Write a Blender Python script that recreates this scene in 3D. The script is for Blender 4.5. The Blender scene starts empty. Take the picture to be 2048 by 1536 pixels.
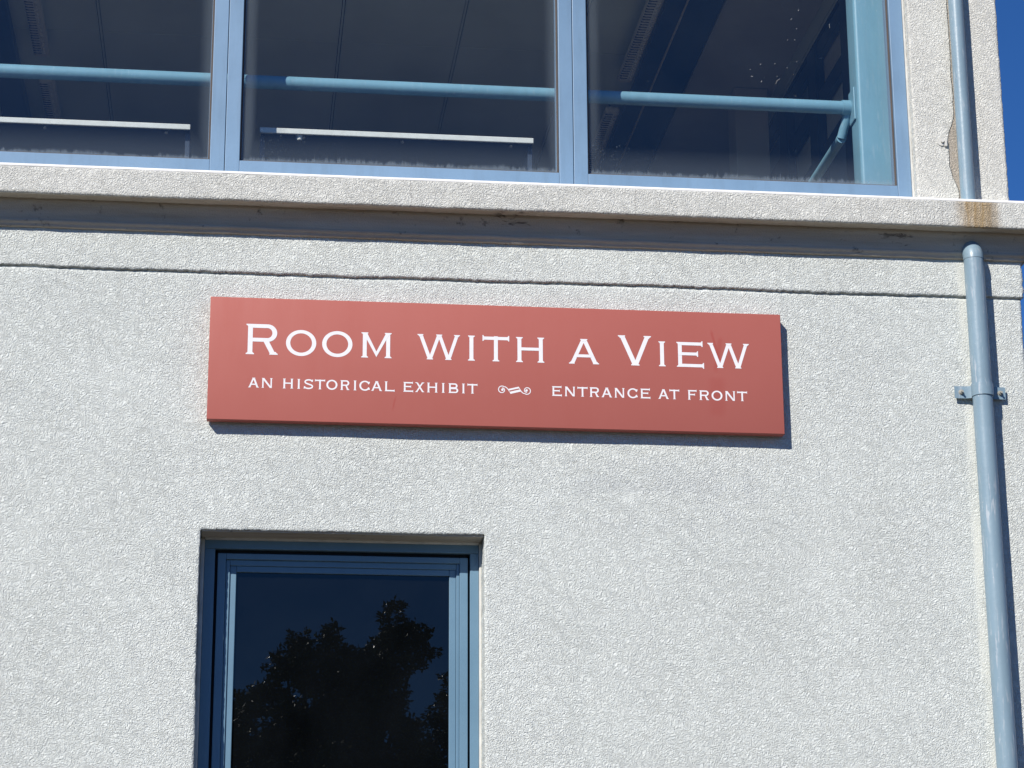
import bpy, bmesh, math, random
import numpy as np
from mathutils import Vector, Matrix

random.seed(7)
rng = np.random.default_rng(11)
scene = bpy.context.scene
COL = scene.collection

# ------------------------------------------------------------------ camera, light, exposure
D, EYE = 9.49, 1.6
PITCH, YAW, ROLL = math.radians(16.674), math.radians(6.648), math.radians(-0.290)
cam = bpy.data.cameras.new('camera')
cam.sensor_fit = 'HORIZONTAL'
cam.sensor_width = 36.0
cam.lens = 36.0 * 4700.0 / 2048.0
cam.clip_start, cam.clip_end = 0.05, 3000.0
camo = bpy.data.objects.new('camera', cam)
COL.objects.link(camo)
cy, sy, cp, sp = math.cos(YAW), math.sin(YAW), math.cos(PITCH), math.sin(PITCH)
fw = Vector((sy * cp, cy * cp, sp))
r0 = Vector((cy, -sy, 0))
u0 = r0.cross(fw)
cr, sr = math.cos(ROLL), math.sin(ROLL)
r1 = cr * r0 + sr * u0
u1 = -sr * r0 + cr * u0
mw = Matrix((r1, u1, -fw)).transposed().to_4x4()
mw.translation = Vector((0, -D, EYE))
camo.matrix_world = mw
scene.camera = camo

SUN_DIR = Vector((0.77, 1.0, -0.94)).normalized()      # the way the light travels
elev = math.asin(-SUN_DIR.z)
azim = math.atan2(-SUN_DIR.x, -SUN_DIR.y)
world = bpy.data.worlds.new('World')
scene.world = world
world.use_nodes = True
wn, wl = world.node_tree.nodes, world.node_tree.links
wn.clear()
wo = wn.new('ShaderNodeOutputWorld')
bg = wn.new('ShaderNodeBackground')
sky = wn.new('ShaderNodeTexSky')
sky.sky_type = 'NISHITA'
sky.sun_disc = False
sky.sun_elevation = elev
sky.sun_rotation = azim
sky.altitude = 0
sky.air_density = 0.8
sky.dust_density = 0.0
sky.ozone_density = 4.0
bg.inputs['Strength'].default_value = 0.05
tintn = wn.new('ShaderNodeMix'); tintn.data_type = 'RGBA'; tintn.blend_type = 'MULTIPLY'
tintn.inputs[0].default_value = 1.0
tintn.inputs[7].default_value = (0.52, 1.10, 1.80, 1.0)      # deep blue, very clear air
wl.new(sky.outputs['Color'], tintn.inputs[6])
wl.new(tintn.outputs[2], bg.inputs['Color'])
wl.new(bg.outputs['Background'], wo.inputs['Surface'])

sun = bpy.data.lights.new('sun', 'SUN')
sun.energy = 5.0
sun.angle = math.radians(0.53)
sun.color = (1.0, 0.955, 0.89)
suno = bpy.data.objects.new('sun', sun)
suno.rotation_euler = SUN_DIR.to_track_quat('-Z', 'Y').to_euler()
suno.location = (-12, -16, 18)
COL.objects.link(suno)

scene.view_settings.view_transform = 'Standard'
scene.view_settings.look = 'None'
scene.view_settings.gamma = 1.0
scene.view_settings.exposure = 0.19
scene.view_settings.use_curve_mapping = False
scene.render.engine = 'CYCLES'
scene.cycles.max_bounces = 10
scene.cycles.diffuse_bounces = 5
scene.cycles.glossy_bounces = 5
scene.cycles.transparent_max_bounces = 16
scene.cycles.caustics_reflective = False

# ------------------------------------------------------------------ node helpers
def new_mat(name):
    m = bpy.data.materials.new(name)
    m.use_nodes = True
    nt = m.node_tree
    nt.nodes.clear()
    return m, nt

class NT:
    def __init__(s, nt): s.nt = nt
    def n(s, typ, **kw):
        nd = s.nt.nodes.new(typ)
        ins = kw.pop('ins', {})
        for k, v in kw.items(): setattr(nd, k, v)
        for k, v in ins.items(): s.put(nd.inputs[k], v)
        return nd
    def put(s, sock, v):
        if hasattr(v, 'is_output') or isinstance(v, bpy.types.NodeSocket): s.nt.links.new(v, sock)
        else: sock.default_value = v
    def math(s, op, a, b=None, c=None, clamp=False):
        nd = s.nt.nodes.new('ShaderNodeMath'); nd.operation = op; nd.use_clamp = clamp
        s.put(nd.inputs[0], a)
        if b is not None: s.put(nd.inputs[1], b)
        if c is not None: s.put(nd.inputs[2], c)
        return nd.outputs[0]
    def noise(s, vec, scale, detail=2.0, rough=0.5, dist=0.0, out=0):
        nd = s.n('ShaderNodeTexNoise', ins={'Scale': scale, 'Detail': detail, 'Roughness': rough, 'Distortion': dist})
        s.put(nd.inputs['Vector'], vec)
        return nd.outputs[out]
    def mapr(s, v, a, b, c=0.0, d=1.0, smooth=False):
        nd = s.nt.nodes.new('ShaderNodeMapRange'); nd.clamp = True
        if smooth: nd.interpolation_type = 'SMOOTHSTEP'
        s.put(nd.inputs[0], v)
        for i, k in enumerate((a, b, c, d)): s.put(nd.inputs[i + 1], k)
        return nd.outputs[0]
    def mix(s, f, a, b, mode='MIX'):
        nd = s.nt.nodes.new('ShaderNodeMix'); nd.data_type = 'RGBA'; nd.blend_type = mode
        s.put(nd.inputs[0], f); s.put(nd.inputs[6], a); s.put(nd.inputs[7], b)
        return nd.outputs[2]
    def sep(s, vec):
        nd = s.nt.nodes.new('ShaderNodeSeparateXYZ'); s.put(nd.inputs[0], vec); return nd.outputs
    def scalevec(s, vec, sc):
        nd = s.nt.nodes.new('ShaderNodeMapping'); s.put(nd.inputs['Vector'], vec)
        nd.inputs['Scale'].default_value = sc
        return nd.outputs[0]
    def bell(s, v, centre, half):
        return s.mapr(s.math('ABSOLUTE', s.math('SUBTRACT', v, centre)), half, half * 0.25, 0, 1, True)
    def out(s, bsdf):
        o = s.nt.nodes.new('ShaderNodeOutputMaterial'); s.nt.links.new(bsdf, o.inputs['Surface'])
    def principled(s, color, rough=0.6, normal=None, spec=0.4, metal=0.0, coat=0.0):
        b = s.nt.nodes.new('ShaderNodeBsdfPrincipled')
        s.put(b.inputs['Base Color'], color); s.put(b.inputs['Roughness'], rough)
        s.put(b.inputs['Specular IOR Level'], spec); s.put(b.inputs['Metallic'], metal)
        if coat: s.put(b.inputs['Coat Weight'], coat)
        if normal is not None: s.put(b.inputs['Normal'], normal)
        return b.outputs[0]
    def bump(s, h, dist, strength=1.0, normal=None):
        nd = s.nt.nodes.new('ShaderNodeBump'); s.put(nd.inputs['Height'], h)
        nd.inputs['Distance'].default_value = dist; s.put(nd.inputs['Strength'], strength)
        if normal is not None: s.put(nd.inputs['Normal'], normal)
        return nd.outputs[0]

def C(r, g, b): return (r, g, b, 1.0)

def stucco(name, base, kind='wall', bumpk=1.0):
    m, nt = new_mat(name); t = NT(nt)
    pos = t.n('ShaderNodeTexCoord').outputs['Object']
    x, y, z = t.sep(pos)
    # colour: broad mottling, trowel patches, fine grime in the hollows
    big = t.noise(pos, 1.7, 4, 0.6)
    mid = t.noise(pos, 7.0, 4, 0.6, 0.6)
    fine = t.noise(pos, 38.0, 3, 0.6)
    col = t.mix(t.mapr(big, 0.35, 0.68), C(*[c * 0.965 for c in base]), C(*[min(c * 1.03, .9) for c in base]))
    col = t.mix(t.mapr(mid, 0.5, 0.74, 0, 0.11), col, C(base[0] * 0.86, base[1] * 0.87, base[2] * 0.9))
    col = t.mix(t.mapr(fine, 0.52, 0.8, 0, 0.2), col, C(base[0] * 0.78, base[1] * 0.78, base[2] * 0.78))
    # texture: curly float finish, two sizes
    nz = t.noise(pos, 20.0, 2, 0.5, 0.0, out=1)
    warp = t.n('ShaderNodeMix', data_type='VECTOR', ins={0: 0.045, 4: pos, 5: nz}).outputs[1]
    n1 = t.noise(warp, 180.0, 2.0, 0.5, 0.5)
    worm = t.mapr(n1, 0.30, 0.70, 0.0, 1.0)
    n2 = t.noise(pos, 260.0, 2, 0.6, 0.3)
    n3 = t.noise(pos, 24.0, 2, 0.5)
    h = t.math('ADD', t.math('MULTIPLY', worm, 0.8), t.math('ADD', t.math('MULTIPLY', n2, 0.5), t.math('MULTIPLY', n3, 0.25)))
    amt = t.mapr(t.noise(pos, 3.1, 3, 0.55), 0.3, 0.7, 0.86, 1.02)
    if kind == 'wall':
        # smoother made-good strip of filler along the drainpipe, and a patched spot under the sign
        strip = t.math('MULTIPLY', t.bell(x, 3.098, 0.032), t.mapr(t.noise(t.scalevec(pos, (9, 9, 2.2)), 1.0, 3), 0.4, 0.6))
        col = t.mix(t.math('MULTIPLY', strip, 0.4), col, C(0.66, 0.64, 0.55))
        amt = t.math('MULTIPLY', amt, t.mapr(strip, 0, 1, 1, 0.45))
        dx = t.math('SUBTRACT', x, 1.608); dz = t.math('SUBTRACT', z, 3.985)
        rr = t.math('SQRT', t.math('ADD', t.math('MULTIPLY', dx, dx), t.math('MULTIPLY', dz, dz)))
        rr = t.math('ADD', rr, t.math('MULTIPLY', t.math('SUBTRACT', mid, 0.5), 0.06))
        patch = t.mapr(rr, 0.06, 0.02, 0, 1, True)
        col = t.mix(t.math('MULTIPLY', patch, 0.03), col, C(0.72, 0.72, 0.71))
        amt = t.math('MULTIPLY', amt, t.mapr(patch, 0, 1, 1, 0.8))
        # greyer made-good areas beside it, and faint drips under the band above
        area = t.math('MULTIPLY', t.bell(x, 1.75, 0.75), t.bell(z, 4.0, 0.22))
        rep = t.mapr(t.noise(t.scalevec(pos, (6, 6, 9)), 1.0, 2, 0.4), 0.47, 0.56)
        col = t.mix(t.math('MULTIPLY', t.math('MULTIPLY', area, rep), 0.30), col, C(0.50, 0.52, 0.52))
        drip = t.mapr(t.noise(t.scalevec(pos, (26, 26, 1.3)), 1.0, 4, 0.6), 0.55, 0.75)
        drip = t.math('MULTIPLY', drip, t.mapr(z, 4.45, 4.95))
        col = t.mix(t.math('MULTIPLY', drip, 0.22), col, C(0.45, 0.44, 0.40))
    if kind == 'upper':
        # bare render where the top coat has broken away beside the upper pipe
        edge = t.math('ADD', 3.112, t.math('MULTIPLY', t.math('SUBTRACT', t.noise(t.scalevec(pos, (3, 3, 9)), 1.0, 5, 0.7), 0.5), 0.022))
        edge = t.math('SUBTRACT', edge, t.math('MULTIPLY', t.bell(z, 5.60, 0.20), 0.034))
        bare = t.math('MULTIPLY', t.mapr(x, edge, t.math('ADD', edge, 0.004)), t.math('LESS_THAN', x, 3.15))
        col = t.mix(t.math('MULTIPLY', bare, 0.9), col, C(0.44, 0.385, 0.315))
        h = t.math('SUBTRACT', h, t.math('MULTIPLY', bare, 1.2))
    if kind == 'ledge':
        wob = t.math('MULTIPLY', t.math('SUBTRACT', t.noise(t.scalevec(pos, (14, 14, 5)), 1.0, 4, 0.6), 0.5), 0.07)
        rust = t.bell(t.math('ADD', x, wob), 3.150, 0.125)
        rust = t.math('MULTIPLY', rust, t.mapr(t.noise(t.scalevec(pos, (42, 42, 3)), 1.0, 5, 0.65), 0.28, 0.62, 0.5, 1.0))
        col = t.mix(t.math('MULTIPLY', rust, 0.95), col, C(0.36, 0.235, 0.095))
        dark = t.math('MULTIPLY', t.bell(t.math('ADD', x, wob), 3.21, 0.03), 0.35)
        col = t.mix(dark, col, C(0.22, 0.17, 0.11))
        # a few hairline cracks running down the face
        for cx in (1.63, 2.62, 2.985, 0.66):
            w = t.math('MULTIPLY', t.math('SUBTRACT', t.noise(t.scalevec(pos, (2, 2, 22)), 1.0, 3), 0.5), 0.03)
            ck = t.mapr(t.math('ABSOLUTE', t.math('SUBTRACT', t.math('ADD', x, w), cx)), 0.0015, 0.0030, 0.32, 0.0)
            col = t.mix(ck, col, C(0.2, 0.18, 0.16))
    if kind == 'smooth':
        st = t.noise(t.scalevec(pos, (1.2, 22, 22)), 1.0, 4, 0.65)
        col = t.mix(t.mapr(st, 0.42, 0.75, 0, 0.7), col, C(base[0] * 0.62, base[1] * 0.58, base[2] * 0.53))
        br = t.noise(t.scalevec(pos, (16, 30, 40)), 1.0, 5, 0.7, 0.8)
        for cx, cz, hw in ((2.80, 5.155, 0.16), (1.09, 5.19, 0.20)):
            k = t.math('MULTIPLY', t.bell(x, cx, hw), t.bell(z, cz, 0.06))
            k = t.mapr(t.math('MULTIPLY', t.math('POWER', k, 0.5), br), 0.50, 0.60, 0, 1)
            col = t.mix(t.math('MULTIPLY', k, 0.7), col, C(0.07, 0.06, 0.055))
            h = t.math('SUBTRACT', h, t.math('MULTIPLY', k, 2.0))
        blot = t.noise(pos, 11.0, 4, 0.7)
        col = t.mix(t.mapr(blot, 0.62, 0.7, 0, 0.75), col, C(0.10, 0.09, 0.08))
    nrm = t.bump(h, 0.0058 * bumpk, amt)
    t.out(t.principled(col, 0.9, nrm, 0.2))
    return m

def paint(name, base, rough=0.4, chip=None, scale=(18, 18, 2.0), amount=0.5, spec=0.45, dirt=0.25, bumpd=0.0006):
    m, nt = new_mat(name); t = NT(nt)
    pos = t.n('ShaderNodeTexCoord').outputs['Object']
    a = t.noise(pos, 2.3, 4, 0.6)
    b = t.noise(t.scalevec(pos, scale), 1.0, 4, 0.65)
    col = t.mix(t.mapr(a, 0.35, 0.7), C(*[c * 0.93 for c in base]), C(*[min(c * 1.05, 1) for c in base]))
    col = t.mix(t.mapr(b, 0.5, 0.78, 0, dirt), col, C(base[0] * 0.62, base[1] * 0.58, base[2] * 0.54))
    if chip:
        k = t.noise(t.scalevec(pos, (70, 70, 9)), 1.0, 3, 0.6)
        sel = t.mapr(t.noise(pos, 4.0, 2), 0.36, 0.6)
        col = t.mix(t.math('MULTIPLY', t.mapr(k, 0.57, 0.66, 0, amount), sel), col, C(*chip))
        sp = t.noise(pos, 120.0, 1.0)
        col = t.mix(t.math('MULTIPLY', t.mapr(sp, 0.74, 0.78, 0, 0.8), sel), col, C(*chip))
    nrm = t.bump(t.noise(pos, 45.0, 3, 0.5), bumpd, 0.6)
    t.out(t.principled(col, t.mapr(a, 0.3, 0.7, rough * 0.85, rough * 1.2), nrm, spec))
    return m

def plain(name, base, rough=0.7, var=0.12, scale=6.0, spec=0.3):
    m, nt = new_mat(name); t = NT(nt)
    pos = t.n('ShaderNodeTexCoord').outputs['Object']
    a = t.noise(pos, scale, 5, 0.6)
    col = t.mix(t.mapr(a, 0.3, 0.7), C(*[c * (1 - var) for c in base]), C(*[min(1, c * (1 + var)) for c in base]))
    t.out(t.principled(col, rough, t.bump(t.noise(pos, 60, 3), 0.0005, 0.5), spec))
    return m

def glass(name, tint, dirty, w=1.4):
    """clear pane; UV is in metres from its lower left corner; dust lies on its face"""
    m, nt = new_mat(name); t = NT(nt)
    geo = t.n('ShaderNodeNewGeometry')
    dot = t.n('ShaderNodeVectorMath', operation='DOT_PRODUCT', ins={0: geo.outputs['Incoming'], 1: geo.outputs['Normal']}).outputs['Value']
    fr = t.math('ADD', 0.04, t.math('MULTIPLY', 0.96, t.math('POWER', t.math('SUBTRACT', 1.0, t.math('ABSOLUTE', dot)), 5.0)))
    tr = t.n('ShaderNodeBsdfTransparent', ins={'Color': C(*tint)}).outputs[0]
    gl = t.n('ShaderNodeBsdfGlossy', ins={'Color': C(1, 1, 1), 'Roughness': 0.0}).outputs[0]
    mixs = t.n('ShaderNodeMixShader', ins={0: fr, 1: tr, 2: gl}).outputs[0]
    if not dirty:
        pos = t.n('ShaderNodeTexCoord').outputs['Object']
        film = t.math('MULTIPLY', t.mapr(t.noise(pos, 2.2, 5, 0.65, 0.6), 0.3, 0.75, 0.35, 1.0), 0.012)
        dust = t.n('ShaderNodeBsdfDiffuse', ins={'Color': C(0.36, 0.45, 0.55)}).outputs[0]
        mixs = t.n('ShaderNodeMixShader', ins={0: film, 1: mixs, 2: dust}).outputs[0]
    if dirty:
        uv = t.n('ShaderNodeUVMap').outputs[0]
        pos = t.n('ShaderNodeTexCoord').outputs['Object']
        u, v, _ = t.sep(uv)
        # streaks standing on the bottom bead
        runs = t.noise(t.scalevec(pos, (75, 75, 5)), 1.0, 5, 0.75)
        runh = t.math('MULTIPLY', t.mapr(runs, 0.35, 0.7, 0.014, 0.07), t.mapr(t.noise(t.scalevec(pos, (4, 4, 1)), 1.0, 3), 0.3, 0.7, 0.55, 1.1))
        foot = t.math('MULTIPLY', t.mapr(t.math('DIVIDE', v, runh), 0.25, 1.0, 1.0, 0.0, True), 0.25)
        foot2 = t.mapr(v, 0.0, 0.15, 0.07, 0.0)
        band = t.math('MULTIPLY', t.mapr(u, 0.030, 0.075, 0.085, 0.0, True), t.mapr(t.noise(t.scalevec(pos, (5, 5, 1.5)), 1, 3), 0.3, 0.6, 0.4, 1))
        ur = t.math('SUBTRACT', w, u)
        band2 = t.mapr(ur, 0.0, 0.08, 0.09, 0.0, True)
        spk = t.n('ShaderNodeTexVoronoi', ins={'Vector': pos, 'Scale': 85.0, 'Randomness': 1.0})
        rnd = t.sep(spk.outputs['Color'])[0]
        rad = t.math('MULTIPLY', rnd, 0.26)
        dots = t.math('LESS_THAN', spk.outputs['Distance'], rad)
        where = t.math('MULTIPLY', t.mapr(v, 0.02, 0.20, 1.0, 0.0, True), t.mapr(u, 0.05, 0.55, 1.0, 0.0, True))
        keep = t.math('LESS_THAN', t.sep(spk.outputs['Color'])[1], where)
        dots = t.math('MULTIPLY', t.math('MULTIPLY', dots, keep), 0.17)
        stray = t.n('ShaderNodeTexVoronoi', ins={'Vector': pos, 'Scale': 30.0, 'Randomness': 1.0})
        sdot = t.math('MULTIPLY', t.math('LESS_THAN', stray.outputs['Distance'], 0.05),
                      t.math('LESS_THAN', t.sep(stray.outputs['Color'])[0], 0.07))
        film = t.mapr(t.noise(pos, 3.0, 4, 0.6), 0.3, 0.8, 0.002, 0.012)
        d = t.math('MAXIMUM', t.math('MAXIMUM', foot, band), t.math('MAXIMUM', band2, dots))
        d = t.math('MAXIMUM', t.math('MAXIMUM', d, foot2), t.math('MAXIMUM', t.math('MULTIPLY', sdot, 0.25), film))
        dust = t.n('ShaderNodeBsdfDiffuse', ins={'Color': C(0.33, 0.39, 0.44)}).outputs[0]
        mixs = t.n('ShaderNodeMixShader', ins={0: d, 1: mixs, 2: dust}).outputs[0]
    t.out(mixs)
    return m

# ------------------------------------------------------------------ materials
M = {}
M['stucco'] = stucco('stucco_lower', (0.69, 0.715, 0.675))
M['stucco_up'] = stucco('stucco_upper', (0.71, 0.70, 0.64), 'upper', 0.95)
M['stucco_ledge'] = stucco('stucco_ledge', (0.69, 0.685, 0.63), 'ledge')
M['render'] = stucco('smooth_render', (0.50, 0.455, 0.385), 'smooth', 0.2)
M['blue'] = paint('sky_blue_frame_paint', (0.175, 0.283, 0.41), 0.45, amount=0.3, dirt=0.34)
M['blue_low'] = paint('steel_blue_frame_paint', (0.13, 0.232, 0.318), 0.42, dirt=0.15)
M['pipe'] = paint('grey_blue_pipe_paint', (0.212, 0.30, 0.358), 0.36, chip=(0.5, 0.52, 0.54), amount=0.55, spec=0.5, dirt=0.2, bumpd=0.001)
M['teal'] = paint('teal_steel_paint', (0.20, 0.38, 0.47), 0.38, chip=(0.4, 0.5, 0.55), amount=0.35)
M['navy'] = plain('navy_steel_paint', (0.02, 0.05, 0.10), 0.45)
M['gasket'] = plain('brown_gasket', (0.10, 0.08, 0.07), 0.8)
M['caulk'] = plain('pale_caulk', (0.55, 0.54, 0.50), 0.7, 0.15, 14)
M['cap'] = plain('bright_edge_render', (0.76, 0.75, 0.72), 0.7, 0.06, 9)
M['black'] = plain('black_rubber', (0.012, 0.012, 0.014), 0.6)
M['glass'] = glass('dusty_glass', (0.95, 0.965, 0.97), True)
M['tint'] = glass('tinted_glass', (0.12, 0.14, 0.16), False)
M['ceiling'] = plain('ceiling_board', (0.69, 0.78, 0.71), 0.9, 0.04, 3)
M['batten'] = plain('bulkhead_board', (0.44, 0.44, 0.40), 0.9, 0.05)
M['inner'] = plain('inner_wall_paint', (0.52, 0.48, 0.42), 0.9, 0.06, 3)
M['floor'] = plain('brown_floor', (0.30, 0.25, 0.19), 0.6)
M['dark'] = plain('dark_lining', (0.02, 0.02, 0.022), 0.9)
M['panel'] = plain('slate_blue_panel', (0.20, 0.27, 0.36), 0.6)
M['white'] = plain('white_edge', (0.72, 0.72, 0.66), 0.5, 0.08, 25)
M['board'] = plain('dark_blue_board', (0.03, 0.045, 0.075), 0.6)
M['zinc'] = plain('zinc_bolt', (0.35, 0.34, 0.30), 0.45, 0.25, 60)
M['bark'] = plain('bark', (0.09, 0.065, 0.045), 0.9, 0.3, 8)
M['concrete'] = plain('pavement_concrete', (0.125, 0.108, 0.085), 0.9, 0.15, 1.3)
M['asphalt'] = plain('asphalt', (0.05, 0.05, 0.052), 0.9, 0.2, 4)
M['vinyl'] = plain('white_vinyl', (0.78, 0.765, 0.775), 0.5, 0.03, 30)
M['roof'] = plain('roof_felt', (0.12, 0.12, 0.12), 0.9)

def sign_mat():
    m, nt = new_mat('brick_red_sign_paint'); t = NT(nt)
    pos = t.n('ShaderNodeTexCoord').outputs['Object']
    x, y, z = t.sep(pos)
    a = t.noise(pos, 1.6, 4, 0.6)
    b = t.noise(t.scalevec(pos, (9, 9, 1.6)), 1.0, 4, 0.6)
    col = t.mix(t.mapr(a, 0.3, 0.7), C(0.380, 0.105, 0.084), C(0.398, 0.114, 0.092))
    col = t.mix(t.mapr(b, 0.5, 0.75, 0, 0.22), col, C(0.365, 0.09, 0.072))
    # a run below the small lettering and scuffs by the last word
    w = t.math('MULTIPLY', t.math('SUBTRACT', t.noise(t.scalevec(pos, (3, 3, 10)), 1.0, 3), 0.5), 0.02)
    def run(x0, z0, z1, slope, hw, amt):
        cx = t.math('ADD', x0, t.math('MULTIPLY', t.math('SUBTRACT', z, z1), slope))
        dd = t.math('ABSOLUTE', t.math('SUBTRACT', t.math('ADD', x, w), cx))
        k = t.math('MULTIPLY', t.mapr(dd, hw * 0.3, hw, 1, 0, True), t.math('MULTIPLY', t.mapr(z, z0, z0 + 0.03), t.mapr(z, z1, z1 - 0.02)))
        return t.math('MULTIPLY', k, amt)
    # object origin sits at the bottom middle of the panel
    for args in ((-0.435, 0.05, 0.125, 0.25, 0.005, 0.6), (0.91, 0.29, 0.46, -0.28, 0.008, 0.5),
                 (0.955, 0.26, 0.43, 0.15, 0.014, 0.35), (0.93, 0.06, 0.25, 0.0, 0.05, 0.22)):
        col = t.mix(run(*args), col, C(0.35, 0.055, 0.045))
    t.out(t.principled(col, t.mapr(b, 0.3, 0.7, 0.55, 0.68), t.bump(t.noise(pos, 3.5, 3), 0.004, 0.25), 0.3))
    return m
M['sign'] = sign_mat()

def leaf_mat():
    m, nt = new_mat('glossy_leaf'); t = NT(nt)
    geo = t.n('ShaderNodeNewGeometry')
    r = geo.outputs['Random Per Island']
    col = t.mix(r, C(0.035, 0.065, 0.02), C(0.085, 0.125, 0.04))
    t.out(t.principled(col, 0.28, None, 0.5))
    return m
M['leaf'] = leaf_mat()

# ------------------------------------------------------------------ object helpers
def link(name, me, mat, parent=None):
    o = bpy.data.objects.new(name, me)
    if mat is not None and len(me.materials) == 0: me.materials.append(mat)
    COL.objects.link(o)
    if parent is not None: o.parent = parent
    return o

def origin_of(o):
    v = Vector((0, 0, 0))
    while o is not None:
        v = v + Vector(o.location); o = o.parent
    return v

def mesh_obj(name, verts, faces, mat, parent=None, smooth=False):
    """verts in world coordinates; stored relative to the parent's origin"""
    v = np.asarray(verts, dtype=float)
    if parent is not None: v = v - np.array(origin_of(parent))
    me = bpy.data.meshes.new(name)
    me.from_pydata(v.tolist(), [], [tuple(f) for f in faces])
    if smooth: me.polygons.foreach_set('use_smooth', [True] * len(me.polygons))
    me.update()
    return link(name, me, mat, parent)

def bm_obj(name, bm, mat, parent=None, smooth=None):
    if parent is not None: bmesh.ops.translate(bm, vec=-origin_of(parent), verts=bm.verts)
    me = bpy.data.meshes.new(name)
    bm.to_mesh(me); bm.free()
    if smooth is not None:
        me.polygons.foreach_set('use_smooth', [True] * len(me.polygons))
        me.set_sharp_from_angle(angle=math.radians(smooth))
    return link(name, me, mat, parent)

def add_box(bm, x0, x1, y0, y1, z0, z1):
    vs = [bm.verts.new(p) for p in ((x0, y0, z0), (x1, y0, z0), (x1, y1, z0), (x0, y1, z0), (x0, y0, z1), (x1, y0, z1), (x1, y1, z1), (x0, y1, z1))]
    for f in ((0, 1, 5, 4), (1, 2, 6, 5), (2, 3, 7, 6), (3, 0, 4, 7), (4, 5, 6, 7), (3, 2, 1, 0)):
        bm.faces.new([vs[i] for i in f])

def box(name, dims, mat, parent=None, bev=0.0015, seg=2):
    bm = bmesh.new()
    for d in (dims if isinstance(dims, list) else [dims]): add_box(bm, *d)
    if bev: bmesh.ops.bevel(bm, geom=bm.edges[:], offset=bev, segments=seg, affect='EDGES', profile=0.5)
    return bm_obj(name, bm, mat, parent, 35 if seg > 2 else None)

def add_tube(bm, p0, p1, r, n=32, cap=True, r2=None):
    p0, p1 = Vector(p0), Vector(p1)
    q = (p1 - p0).to_track_quat('Z', 'Y')
    rings = []
    for p, rr in ((p0, r), (p1, r if r2 is None else r2)):
        rings.append([bm.verts.new(p + q @ Vector((rr * math.cos(2 * math.pi * k / n), rr * math.sin(2 * math.pi * k / n), 0))) for k in range(n)])
    for k in range(n):
        bm.faces.new((rings[0][k], rings[0][(k + 1) % n], rings[1][(k + 1) % n], rings[1][k]))
    if cap:
        bm.faces.new(rings[0][::-1]); bm.faces.new(rings[1])

def tube(name, segs, mat, parent=None, n=32):
    bm = bmesh.new()
    for s in segs: add_tube(bm, *s[:3], n=n, r2=s[3] if len(s) > 3 else None)
    return bm_obj(name, bm, mat, parent, 40)

def thing(name, label, cat, loc, group=None):
    o = bpy.data.objects.new(name, None)
    COL.objects.link(o)
    o.location = loc
    o['label'] = label; o['category'] = cat
    if group: o['group'] = group
    return o

# ------------------------------------------------------------------ value noise in numpy
_lat = rng.random((256, 256))
def vnoise(x, z, scale, seed=0):
    a, b = np.asarray(x) * scale + seed * 17.3 + 64, np.asarray(z) * scale + seed * 9.1 + 64
    i, j = np.floor(a).astype(int), np.floor(b).astype(int)
    f, g = a - i, b - j
    f, g = f * f * (3 - 2 * f), g * g * (3 - 2 * g)
    L = lambda p, q: _lat[p % 256, q % 256]
    return (L(i, j) * (1 - f) + L(i + 1, j) * f) * (1 - g) + (L(i, j + 1) * (1 - f) + L(i + 1, j + 1) * f) * g - 0.5

def lines(stops):
    """grid coordinates from (start, end, step) runs"""
    out = []
    for a, b, s in stops:
        n = max(1, int(round((b - a) / s)))
        out += list(np.linspace(a, b, n + 1))
    out = np.array(sorted(out))
    return out[np.concatenate(([True], np.diff(out) > 1e-6))]

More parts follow.
